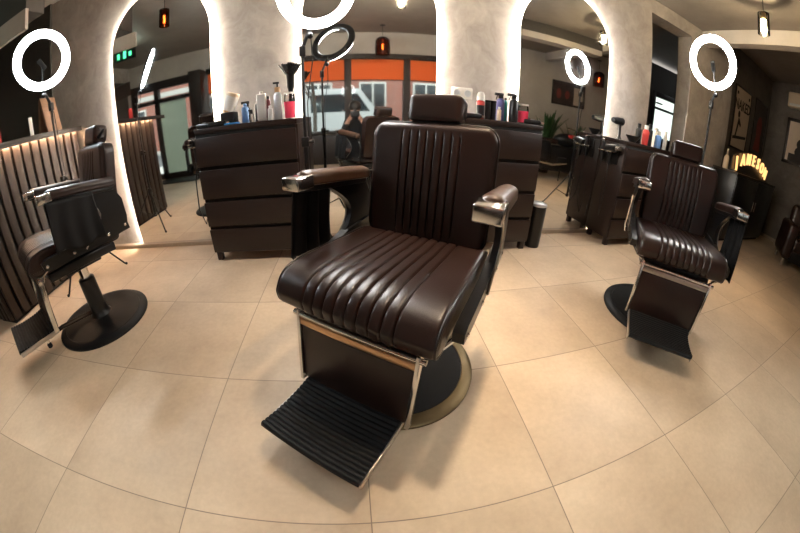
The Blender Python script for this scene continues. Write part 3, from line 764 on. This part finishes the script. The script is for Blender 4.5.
# ------------------------------------------------------------------ ring lights on stands
def ring_light(label, C, nrm, foot, legr, leg_dirs, mat, phone=True):
    C = Vector(C); nrm = Vector(nrm).normalized(); foot = Vector((*foot, 0))
    t = thing('ring_light', label, 'ring light', tuple(foot), 0, 'ring lights on stands')
    M = T(*(C-foot)) @ align(nrm)
    R0, hw = .193, .033
    obj('diffuser', MB().lathe([(R0-hw+.003, .006), (R0-hw+.008, .016), (R0, .02), (R0+hw-.008, .016), (R0+hw-.003, .006)], 72, M=M, closed=True), mat, t)
    hs = obj('housing', MB().lathe([(R0-hw, .006), (R0-hw, -.006), (R0-hw+.01, -.016), (R0+hw-.01, -.016), (R0+hw, -.006), (R0+hw, .006)], 72, M=M, closed=True), 'blackmetal', t)
    up = Vector((0, 0, 1)); dn = (-up+nrm*up.dot(nrm)).normalized()
    pb = C+dn*(R0+hw)-foot
    pole_top = Vector((0, 0, pb.z-.13))
    obj('bracket', MB().tube([tuple(C+dn*(R0-.0)-nrm*.02-foot), tuple(pb-nrm*.012), tuple(pole_top+Vector((0, 0, .02)))], .011, 10).ball(tuple(pb-nrm*.012+Vector((0, 0, -.04))), .022, 12).box(tuple(pole_top-Vector((.018, .018, .03))), tuple(pole_top+Vector((.018, .018, .035))), .005), 'blackmetal', t)
    obj('pole', MB().tube([(0, 0, .16), (0, 0, .85)], .0135, 12).tube([(0, 0, .84), (0, 0, pole_top.z)], .0095, 12), 'blackmetal', t)
    for z in (.86,): obj('clamp', MB().box((-.022, -.02, z-.03), (.022, .02, z+.03), .006).tube([(.02, 0, z), (.05, 0, z)], [.009, .013], 10), 'blackmetal', t)
    obj('hub', MB().lathe([(.024, .38), (.026, .4), (.026, .45), (.02, .46)], 16), 'blackmetal', t)
    obj('lower_collar', MB().lathe([(.02, .13), (.02, .17)], 12), 'blackmetal', t)
    for a in leg_dirs:
        d = Vector((math.cos(a), math.sin(a), 0))
        lg = obj('leg', MB().tube([tuple(d*.022+Vector((0, 0, .42))), tuple(d*(legr-.01)+Vector((0, 0, .014)))], .008, 8).tube([tuple(d*.018+Vector((0, 0, .15))), tuple(d*legr*.52+Vector((0, 0, .21)))], .005, 6), 'blackmetal', t)
        obj('rubber_foot', MB().ball(tuple(d*legr+Vector((0, 0, .012))), .0125, 10), 'rubber', lg)
    if phone:
        ph = obj('phone_clip', MB().tube([tuple(C+dn*(R0-hw)-foot), tuple(C+dn*.05-foot)], .006, 8).box((-.045, -.018, -.004), (.045, .018, .008), .004, M=T(*(C+dn*.03-foot)) @ align(nrm)), 'blackmetal', t)
    cb = [tuple(pb+Vector((.0, .0, -.02))), tuple(pb*.5+pole_top*.5+Vector((.03, .03, -.12))), (.02, .02, pole_top.z-.3), (.016, .016, .6)]
    obj('cable', MB().tube(cb, .003, 6), 'rubber', t)
    return t
A0 = math.atan2(.17, .284)
ring_light('ring light with a cool white glow, at the left beside the slatted counter', (-2.246, 1.674, 1.779), (.808, -.589, -.38), (-2.33, 1.80), .33, [math.atan2(.21, .25), math.atan2(-.293, -.017), math.atan2(.08, -.32)], 'ring_cool')
ring_light('ring light on a stand beside the left dresser, its top out of the photo', (-.2, 1.72, 1.727), (.5, -1, -.55), (-.295, 1.83), .25, [R(20), R(138), R(260)], 'ring_white', False)
ring_light('ring light at the right, on a stand behind the right-hand chair', (2.686, 1.456, 1.817), (-1, .0, -.38), (2.74, 1.47), .33, [R(200), R(320), R(80)], 'ring_white')

# ------------------------------------------------------------------ pendant lamps
def pendant(label, x, y, zc, kind):
    t = thing('pendant_lamp', label, 'pendant lamp', (x, y, CZ), 0, 'glass pendant lamps')
    h = .165 if kind == 'amber' else .1; dz = zc-CZ
    obj('canopy', MB().lathe([(.05, 0), (.05, -.012), (.01, -.02)], 24), 'blackmetal', t)
    obj('cord', MB().tube([(0, 0, -.01), (0, 0, dz+h)], .004, 8), 'blackmetal', t)
    s = obj('socket', MB().lathe([(.022, dz+h+.01), (.024, dz+h-.045), (.016, dz+h-.055)], 20), 'brass', t)
    g = 'glass_clear' if kind == 'clear' else 'glass_amber'
    if kind == 'amber':
        pr = [(.024, h+.005), (.08, h-.005), (.125, h-.05), (.138, -h*.4), (.13, -h)]
    else:
        pr = [(.024, h+.005), (.058, h), (.06, -h)]
    pr2 = [(r, z+dz) for r, z in pr]; inner = [(max(.005, r-.003), z-.002) for r, z in reversed(pr2)]
    obj('glass_shade', MB().lathe(pr2+inner, 36, closed=True), g, t)
    if kind != 'clear':
        obj('bulb_glass', MB().lathe([(.012, dz+.045), (.022, dz+.02), (.024, dz-.04), (.012, dz-.075), (0, dz-.078)], 20), 'glass_amber', t)
        pts = [(.009*math.cos(k*2.2), .009*math.sin(k*2.2), dz+.03-.09*k/24) for k in range(25)]
        obj('filament', MB().tube(pts, .0035, 6), 'amber', t)
    else:
        pts = [(.02*math.cos(k*.9), .02*math.sin(k*.9), dz+.04-.115*k/40) for k in range(41)]
        obj('bulb', MB().tube(pts, .0085, 8), 'filament', t)
    return t
def bulb_light(name, loc, col, w, r=.03):
    l = bpy.data.lights.new(name, 'POINT'); l.energy = w; l.color = col; l.shadow_soft_size = r
    o = bpy.data.objects.new(name, l); COL.objects.link(o); o.location = loc; return o
PEND = [('clear glass pendant with a glowing bulb at the right, in front of the light beam', 3.327, 1.238, 2.4, 'clear'), ('clear glass pendant above the front chair, seen at the top of the middle mirror', .54, 1.05, 2.42, 'clear'), ('pendant with an amber glow seen at the top of the left mirror', -2.06, 1.58, 2.33, 'tube'),
        ('amber glass pendant in front of the orange blinds, seen in the middle mirror', .5, -.97, 2.27, 'amber'), ('amber glass pendant at the edge of the right mirror, near the front wall', 5.2, -.85, 2.24, 'amber')]
WARM = (1., .72, .45)
for lab, x, y, z, k in PEND:
    pendant(lab, x, y, z, k)
PW = {0: 20, 1: 42, 2: 10, 3: 8, 4: 8}
def down_light(loc, col, w):
    l = bpy.data.lights.new('pendant_beam', 'SPOT'); l.energy = w; l.color = col; l.spot_size = R(150); l.spot_blend = .9; l.shadow_soft_size = .05
    o = bpy.data.objects.new('pendant_beam', l); COL.objects.link(o); o.location = loc; return o
for i, (lab, x, y, z, k) in enumerate(PEND):
    if k == 'clear': down_light((x, y, z-.02), (1., .77, .52), (46, 50)[i])
    if k == 'clear': bulb_light('pendant_light', (x, y, z-.02), (1., .78, .54) if k == 'clear' else (1., .55, .28), PW[i], .044)

# ------------------------------------------------------------------ right side of the room
def text_mesh(body, size, depth):
    cu = bpy.data.curves.new('lettering', 'FONT'); cu.body = body; cu.size = size; cu.extrude = depth; cu.align_x = 'CENTER'; cu.resolution_u = 4; cu.offset = size*.018
    o = bpy.data.objects.new('tmp', cu); COL.objects.link(o)
    dg = bpy.context.evaluated_depsgraph_get(); me = bpy.data.meshes.new_from_object(o.evaluated_get(dg))
    bpy.data.objects.remove(o); return me
def letters(parent, body, size, depth, mat, M, name='lettering'):
    me = text_mesh(body, size, depth); me.materials.clear(); me.materials.append(MT[mat]); me.transform(M)
    o = bpy.data.objects.new(name, me); COL.objects.link(o); o.parent = parent; return o

# cabinet and illuminated sign
t = thing('cabinet', 'black cabinet with a lit letter sign on top, in the dim alcove at the right', 'cabinet', (5.85, 2.28, 0))
obj('carcass', MB().box((-1.0, -.3, .04), (1.0, .11, .97), .004), 'blackmetal', t)
obj('top', MB().box((-1.03, -.32, .97), (1.03, .115, 1.0), .004), 'frame', t)
for x in (-.5, .5):
    dd = obj('door', MB().box((x-.485, -.315, .08), (x+.485, -.3, .95), .004), 'blackmetal', t)
    obj('handle', MB().tube([(x-(.44 if x > 0 else -.44), -.335, .5), (x-(.44 if x > 0 else -.44), -.335, .65)], .006), 'brushed', dd)
obj('plinth', MB().box((-.97, -.26, 0), (.97, .1, .04)), 'gap', t)
t = thing('letter_sign', 'arched sign of glowing bulb letters standing on the black cabinet', 'sign', (5.74, 2.1, 1.002))
obj('base', MB().box((-.84, -.04, 0), (.84, .08, .02), .004).prism([(x*.84, .06+.27*math.sqrt(max(0, 1-x*x*.72))) for x in [k/8 for k in range(8, -9, -1)]]+[(-.84, .02), (.84, .02)], .03, .05, 'y'), 'blackmetal', t)
word = 'JAMESON'
for k, ch in enumerate(word):
    u = (k-3)/3; a = -u*.3
    M = T(u*.7, .0, .06+.11*(1-u*u)) @ Ry(-a) @ Rx(PI/2)
    letters(t, ch, .235, .012, 'bulbsign', M, 'letter')
put('bottle', [('body', bottle(.045, .2, .3, .3), 'cream'), ('neck', cap(.014, .2, .28), 'cream')], 'pale bottle on the black cabinet beside the first letter of the lit sign', 'bottle', 4.95, 2.25, z=1.0)
# posters
def poster(label, x0, x1, z0, z1, y, face, extra=None, border='frame'):
    t = thing('framed_poster', label, 'poster', ((x0+x1)/2, y, z0))
    w = (x1-x0)/2; h = z1-z0
    obj('print', MB().box((-w+.02, -.012, .02), (w-.02, 0, h-.02)), face, t)
    f = MB()
    for lo, hi in [((-w, -.024, 0), (-w+.03, 0, h)), ((w-.03, -.024, 0), (w, 0, h)), ((-w, -.024, 0), (w, 0, .03)), ((-w, -.024, h-.03), (w, 0, h))]: f.box(lo, hi, .003)
    obj('frame', f, border, t)
    if extra: extra(t, w, h)
    return t
def ex1(t, w, h):
    letters(t, 'NAKED', .24, .002, 'ink', T(0, -.014, h*.63) @ Matrix.Scale(.9, 4, (1, 0, 0)) @ Rx(PI/2))
    m = MB().prism([(-.3, .15), (.3, .22), (.32, .27), (-.3, .2)], -.016, -.012, 'y').prism([(-.22, .2), (-.17, .2), (-.08, .5), (-.14, .52)], -.016, -.012, 'y').prism([(-.14, .45), (-.02, .38), (.0, .42), (-.1, .52)], -.016, -.012, 'y').ball((-.13, -.012, .58), (.05, .004, .06))
    for x in (-.3, .24): obj('corner_mark', MB().box((x, -.016, h-.15), (x+.06, -.012, h-.1)), 'ink', t, 0)
    obj('drawing', m, 'ink', t, 0)
poster('tall pale framed poster with black lettering, on the alcove wall', 5.68, 6.44, 1.36, 2.4, 2.6, 'paper', ex1)
def ex2(t, w, h):
    obj('drawing', MB().ball((0, -.012, h*.5), (.16, .004, .22)).prism([(-.2, .08), (.2, .08), (.1, .4), (-.1, .4)], -.016, -.012, 'y'), 'redink', t, 0)
poster('tall dark framed poster with a reddish figure, right of the lettered poster', 6.68, 7.4, 1.42, 2.42, 2.6, 'darkpic', ex2)
t = thing('framed_picture', 'dark framed picture with a black shape, on the right-hand wall', 'picture', (7.6, 1.75, 1.5))
obj('print', MB().box((-.012, -.38, .02), (0, .38, .83)), 'paper', t)
f = MB()
for lo, hi in [((-.03, -.42, 0), (0, -.36, .85)), ((-.03, .36, 0), (0, .42, .85)), ((-.03, -.42, 0), (0, .42, .06)), ((-.03, -.42, .79), (0, .42, .85))]: f.box(lo, hi, .004)
obj('frame', f, 'frame', t)
obj('drawing', MB().ball((-.012, -.02, .25), (.005, .2, .14)).ball((-.012, .06, .4), (.005, .1, .1)).box((-.016, -.25, .06), (-.012, .3, .2)), 'ink', t)
t = thing('air_conditioner', 'pale wall air conditioner high on the right-hand wall', 'air conditioner', (7.6, 1.75, 2.52))
obj('body', MB().box((-.2, -.42, 0), (0, .42, .28), .03, 3), 'cream', t)
obj('louvre', MB().box((-.205, -.38, .02), (-.15, .38, .07), .01), 'white', t)

# dark armchair at the right edge
def armchair(label, loc, rz):
    t = thing('armchair', label, 'armchair', loc, rz)
    obj('seat', MB().box((-.3, -.36, .24), (.3, .26, .45), .06, 4), 'leather', t)
    obj('backrest', MB().box((-.32, .16, .24), (.32, .36, .88), .07, 4, M=T(0, .25, .3) @ Rx(-.14) @ T(0, -.25, -.3)), 'leather', t)
    for s in (-1, 1): obj('armrest', MB().box((s*.36-.09, -.38, .12), (s*.36+.09, .3, .62), .06, 4), 'leather', t)
    obj('frame', MB().box((-.4, -.34, .1), (.4, .32, .26), .02), 'blackmetal', t)
    for x in (-.36, .36):
        for y in (-.3, .28): obj('leg', MB().lathe([(.018, 0), (.028, .1)], 14, M=T(x, y, 0)), 'brushed', t)
    return t
armchair('dark leather armchair at the right edge of the photo, past the black cabinet', (6.25, .98, 0), -1.1)

# ------------------------------------------------------------------ behind the camera, seen in the mirrors
# picture on the front wall
t = thing('framed_picture', 'wide dark picture on the front wall, seen in the right mirror below the ring light', 'picture', (4.86, WINY, 1.56))
obj('print', MB().box((-.47, 0, 0), (.47, .02, .52)), 'darkpic', t)
obj('pale_panel', MB().box((.15, .02, .03), (.32, .024, .45)), 'paper', t, 0)
obj('pale_strip', MB().box((.37, .02, .15), (.43, .024, .4)), 'paper', t, 0)
for x, r_ in ((-.3, .12), (-.05, .1)): obj('red_figure', MB().ball((x, .02, .24), (.07, .004, r_)), 'redink', t, 0)
obj('frame', MB().box((-.49, 0, -.02), (-.46, .03, .54)).box((.46, 0, -.02), (.49, .03, .54)).box((-.49, 0, -.02), (.49, .03, .01)).box((-.49, 0, .51), (.49, .03, .54)), 'frame', t)
# potted plants
def leafy(label, loc, n, hgt, lean=.5, seed=1):
    rnd = random.Random(seed)
    t = thing('potted_plant', label, 'plant', loc, 0)
    obj('pot', MB().lathe([(.11, 0), (.15, .26), (.155, .3), (.135, .3), (.13, .25), (0, .25)], 24), 'pot', t)
    for k in range(n):
        a = rnd.random()*2*PI; ln = hgt*(.6+.4*rnd.random()); sp = lean*(.4+.6*rnd.random()); d = Vector((math.cos(a), math.sin(a), 0)); sd = Vector((-d.y, d.x, 0))
        rows = []
        for i in range(10):
            u = i/9; c = Vector((0, 0, .25))+Vector((0, 0, ln*(u-.35*u*u*sp)))+d*(sp*u*u*.75+.05*u); w = .045*math.sin(PI*min(1, u*.93+.07))**.7+.004
            rows.append([tuple(c-sd*w+Vector((0, 0, .012))), tuple(c), tuple(c+sd*w+Vector((0, 0, .012)))])
        obj('leaf', MB().grid(rows), 'leaf', t, 60, None, .003)
    return t
leafy('potted palm by the front wall below the wide picture, seen in the right mirror', (3.95, -.95, 0), 24, 1.25, .6, 2)
leafy('potted plant farther along the front wall, seen in the right mirror', (4.75, -1.05, 0), 18, 1.0, .45, 5)
# motorcycle-like machine seen in the right mirror
t = thing('motorcycle', 'black motorcycle with red touches parked by the front wall, seen in the right mirror', 'motorcycle', (3.85, -.3, 0), .25)
for x in (-.62, .62):
    wl = obj('wheel', MB().lathe([(.2, -.05), (.27, -.055), (.3, -.02), (.3, .02), (.27, .055), (.2, .05)], 40, M=T(x, 0, .3) @ Rx(PI/2), closed=True), 'rubber', t)
    sp = MB()
    for k in range(9): a = k*2*PI/9; sp.tube([(x, 0, .3), (x+.22*math.cos(a), 0, .3+.22*math.sin(a))], .008, 6)
    sp.lathe([(.05, -.05), (.05, .05)], 16, M=T(x, 0, .3) @ Rx(PI/2)); obj('spokes', sp, 'brushed', wl)
obj('engine', MB().box((-.42, -.15, .16), (.34, .15, .66), .06, 3).box((-.1, -.2, .33), (.1, .2, .45), .03), 'blackmetal', t)
for s in (-1, 1): obj('saddle_bag', MB().box((-.72, s*.22-.09, .36), (-.3, s*.22+.09, .74), .05, 3), 'black', t)
obj('tank', MB().ball((.12, 0, .78), (.28, .14, .13)), 'black', t)
obj('saddle', MB().box((-.55, -.13, .68), (-.1, .13, .78), .04, 3), 'leather', t)
obj('fairing', MB().box((.36, -.14, .7), (.56, .14, .92), .06, 3).ball((.62, 0, .63), (.2, .07, .04)), 'black', t)
for y in (-.09, .09): obj('fork_leg', MB().tube([(.62, y, .3), (.4, y, .95)], .022, 8), 'chrome', t)
obj('handlebar', MB().tube([(.28, -.36, 1.02), (.36, -.2, 1.0), (.4, 0, .96), (.36, .2, 1.0), (.28, .36, 1.02)], .014, 8), 'chrome', t)
obj('tail_light', MB().box((-.64, -.07, .68), (-.56, .07, .76), .02), 'red', t)
obj('red_panel', MB().box((.1, -.155, .83), (.3, .155, .9), .03), 'red', t)
obj('headlight', MB().ball((.58, 0, .86), (.06, .09, .08)), 'silver', t)
obj('exhaust', MB().tube([(.1, .17, .35), (-.2, .18, .3), (-.75, .18, .38)], [.025, .03, .045], 10), 'chrome', t)
obj('kickstand', MB().tube([(0, .14, .28), (-.06, .26, .01)], .012, 8), 'blackmetal', t)
# exit sign and tube lamp
t = thing('exit_sign', 'small green and white lit exit sign hanging at the left, seen in the left mirror', 'exit sign', (-3.6, .4, 2.33))
obj('housing', MB().box((-.2, -.03, -.0), (.2, .03, .2), .008), 'blackmetal', t)
for lo, hi in (((-.15, .03, .04), (-.1, .034, .13)), ((-.02, .03, .03), (.04, .034, .15)), ((.1, .03, .05), (.15, .036, .12))): obj('lit_panel', MB().box(lo, hi), 'exit_green', t)
obj('lamp_bar', MB().box((-.19, -.02, .2), (.19, .04, .26), .006), 'exit_white', t)
for x in (-.12, .12): obj('hanger', MB().tube([(x, 0, .23), (x, 0, CZ-2.33)], .006), 'blackmetal', t)
# radiator-like low unit under the window: pale planter boxes outside, street
struct('ground_street', MB().box((-30, -40, -.16), (40, -1.62, -.1)), 'asphalt')
struct('pavement', MB().box((-30, -4.2, -.1), (40, -1.62, -.02)).box((-30, -13, -.1), (40, -10.4, -.0)), 'stone')
t = thing('brick_building', 'red brick building across the street, seen through the window in the middle mirror', 'building', (1., -13., 0))
obj('wall', MB().box((-24, -1, 0), (15, 0, 7.5)), 'brick', t)
obj('cornice', MB().box((-24.2, -1, 7.5), (15.2, .25, 7.9)).box((-24, 0, 3.3), (15, .12, 3.6)), 'stone', t)
for fl in (.9, 4.3):
    for k in range(12):
        x = -21+k*3
        wn = obj('window', MB().box((x-.75, .0, fl), (x+.75, .1, fl+1.9), .01), 'white', t)
        obj('pane', MB().box((x-.65, .1, fl+.1), (x-.05, .12, fl+1.8)).box((x+.05, .1, fl+.1), (x+.65, .12, fl+1.8)), 'darkglass', wn)
def car(label, loc, rz, paint, van=False):
    t = thing('van' if van else 'car', label, 'van' if van else 'car', loc, rz)
    if van: pr = [(-2.4, .35), (2.4, .35), (2.45, .9), (2.1, 1.15), (1.5, 2.05), (-2.3, 2.1), (-2.45, 1.9)]
    else: pr = [(-2.1, .3), (2.1, .3), (2.15, .7), (1.9, .85), (1.05, .95), (.5, 1.4), (-1.0, 1.45), (-1.75, 1.0), (-2.1, .9)]
    m = MB().prism(pr, -.85, .85, 'y'); bmesh.ops.bevel(m.bm, geom=m.bm.edges[:], offset=.06, segments=2, affect='EDGES')
    obj('body', m, paint, t)
    if van: wp = [(-.3, 1.2), (1.85, 1.2), (1.4, 1.85), (-.3, 1.85)]
    else: wp = [(-1.4, .98), (.9, .98), (.45, 1.33), (-.95, 1.36)]
    for a_ in (-.86, .84): obj('window', MB().prism(wp, a_, a_+.02, 'y'), 'darkglass', t)
    for x in (-1.4, 1.4):
        for s in (-1, 1):
            wl = obj('wheel', MB().lathe([(.2, -.1), (.32, -.1), (.34, 0), (.32, .1), (.2, .1)], 28, M=T(x, s*.8, .34) @ Rx(PI/2)), 'rubber', t)
            obj('hubcap', MB().lathe([(.19, -.02), (.19, .02)], 20, M=T(x, s*.9, .34) @ Rx(PI/2)), 'brushed', wl)
    return t
car('white van parked across the street, seen in the middle mirror', (-1.3, -7.6, -.1), .0, 'carwhite', True)
car('dark car parked beside the white van across the street, seen in the middle mirror', (4.6, -7.8, -.1), PI, 'carblue')
t = thing('street_tree', 'bare young tree on the pavement outside the window', 'tree', (-1.2, -4.4, -.02))
tr = MB().tube([(0, 0, 0), (.05, 0, 1.2), (-.03, 0, 2.2), (.1, .05, 3.4)], [.07, .055, .045, .03], 10)
obj('trunk', tr, 'bark', t)
rnd = random.Random(3); bm2 = MB()
for k in range(14):
    a = rnd.random()*2*PI; z = 1.3+rnd.random()*1.9; d = Vector((math.cos(a), math.sin(a), 0))
    p = Vector((0, 0, z)); bm2.tube([tuple(p), tuple(p+d*.4+Vector((0, 0, .35))), tuple(p+d*.75+Vector((0, 0, .85)))], [.022, .015, .006], 6)
obj('branches', bm2, 'bark', t)
# greenery outside the door
for k, (x, s) in enumerate(((-3.85, 4), (-4.6, 9))):
    leafy(('green potted plant outside the glazed door, nearer the corner post', 'green potted plant outside the glazed door, farther from the corner post')[k], (x, -2.9, -.02), 16, 1.0, .5, s)

# ------------------------------------------------------------------ photographer, seen only in the middle mirror
def skin_body(verts, edges, rad, root):
    me = bpy.data.meshes.new('person'); me.from_pydata([Vector(v) for v in verts], edges, [])
    o = bpy.data.objects.new('tmp', me); COL.objects.link(o)
    md = o.modifiers.new('skin', 'SKIN'); ss = o.modifiers.new('sub', 'SUBSURF'); ss.levels = 2; ss.render_levels = 2
    for i, r_ in enumerate(rad): me.skin_vertices[0].data[i].radius = (r_, r_)
    for i in range(len(verts)): me.skin_vertices[0].data[i].use_root = (i == root)
    dg = bpy.context.evaluated_depsgraph_get(); m2 = bpy.data.meshes.new_from_object(o.evaluated_get(dg)); bpy.data.objects.remove(o)
    return m2
V = [(0, -.42, .46), (0, -.42, .62), (0, -.38, .78), (0, -.35, .9), (0, -.31, .98), (0, -.27, 1.06), (0, -.235, 1.13),
     (.13, -.37, .88), (.2, -.3, .7), (.12, -.14, .88), (.07, -.1, .97),
     (-.13, -.37, .88), (-.21, -.3, .7), (-.12, -.14, .88), (-.07, -.1, .97),
     (.1, -.4, .44), (.14, -.03, .5), (.14, -.1, .1), (.14, .02, .04),
     (-.1, -.4, .42), (-.14, -.1, .08), (-.14, -.45, .07), (-.14, -.56, .07)]
E_ = [(0, 1), (1, 2), (2, 3), (3, 4), (4, 5), (5, 6), (3, 7), (7, 8), (8, 9), (9, 10), (3, 11), (11, 12), (12, 13), (13, 14), (0, 15), (15, 16), (16, 17), (17, 18), (0, 19), (19, 20), (20, 21), (21, 22)]
rad = [.13, .125, .13, .1, .05, .085, .085, .065, .045, .035, .03, .065, .045, .035, .03, .09, .06, .045, .04, .09, .06, .05, .035]
m2 = skin_body(V, E_, rad, 0)
m2.materials.clear()
for k in ('denim', 'skin'): m2.materials.append(MT[k])
for p in m2.polygons:
    c = p.center
    p.material_index = 1 if (c.z > .99 and abs(c.x) < .12) or (c.y > -.15 and c.z > .85) else 0
    p.use_smooth = True
po = bpy.data.objects.new('person', m2); COL.objects.link(po); po.location = (0, -.06, 0)
tag(po, 'person in dark clothes kneeling with a camera held to the face, in the middle mirror', 'person')
obj('hair', MB().ball((0, -.265, 1.13), (.096, .1, .1), 20), 'hair', po)
def fingers(s):
    m = MB()
    if True:
        for k in range(4):
            z = .985-.018*k
            m.tube([(s*.075, -.085, z), (s*.082, -.05, z), (s*.07, -.03, z-.002), (s*.05, -.025, z-.003)], [.0095, .009, .008, .007], 8)
        m.tube([(s*.07, -.09, 1.0), (s*.06, -.1, 1.02), (s*.045, -.1, 1.025)], [.011, .01, .008], 8)
    return m
for s_ in (-1, 1): obj('hand_fingers', fingers(s_), 'skin', po)
t = thing('photo_camera', 'black camera held by the kneeling person', 'camera', (0, -.02, 1.015))
obj('body', MB().box((-.07, -.1, -.05), (.07, -.045, .045), .01, 3).box((-.025, -.095, .04), (.025, -.05, .07), .008), 'black', t)
obj('lens', MB().tube([(0, -.05, 0), (0, -.03, 0), (0, -.008, 0)], [.034, .037, .036], 24), 'black', t)

# ------------------------------------------------------------------ daylight and exposure
w = bpy.data.worlds.new('world'); sc.world = w; w.use_nodes = True
nt = w.node_tree; nt.nodes.clear()
bg = nt.nodes.new('ShaderNodeBackground'); ow = nt.nodes.new('ShaderNodeOutputWorld'); sk = nt.nodes.new('ShaderNodeTexSky')
sk.sky_type = 'HOSEK_WILKIE'; sk.turbidity = 8; sk.ground_albedo = .3; sk.sun_direction = Vector((.3, -.6, .6)).normalized()
hs = nt.nodes.new('ShaderNodeHueSaturation'); hs.inputs['Saturation'].default_value = .12
nt.links.new(sk.outputs[0], hs.inputs['Color']); nt.links.new(hs.outputs[0], bg.inputs[0]); bg.inputs[1].default_value = 7.
nt.links.new(bg.outputs[0], ow.inputs[0])
vs = sc.view_settings
sc.display_settings.display_device = 'sRGB'
vs.view_transform = 'Standard'; vs.look = 'None'; vs.gamma = 1.; vs.exposure = 1.85; vs.use_curve_mapping = False
cy = sc.cycles
cy.use_denoising = True
cy.max_bounces = 12; cy.glossy_bounces = 6; cy.transparent_max_bounces = 16
cy.sample_clamp_indirect = 6.
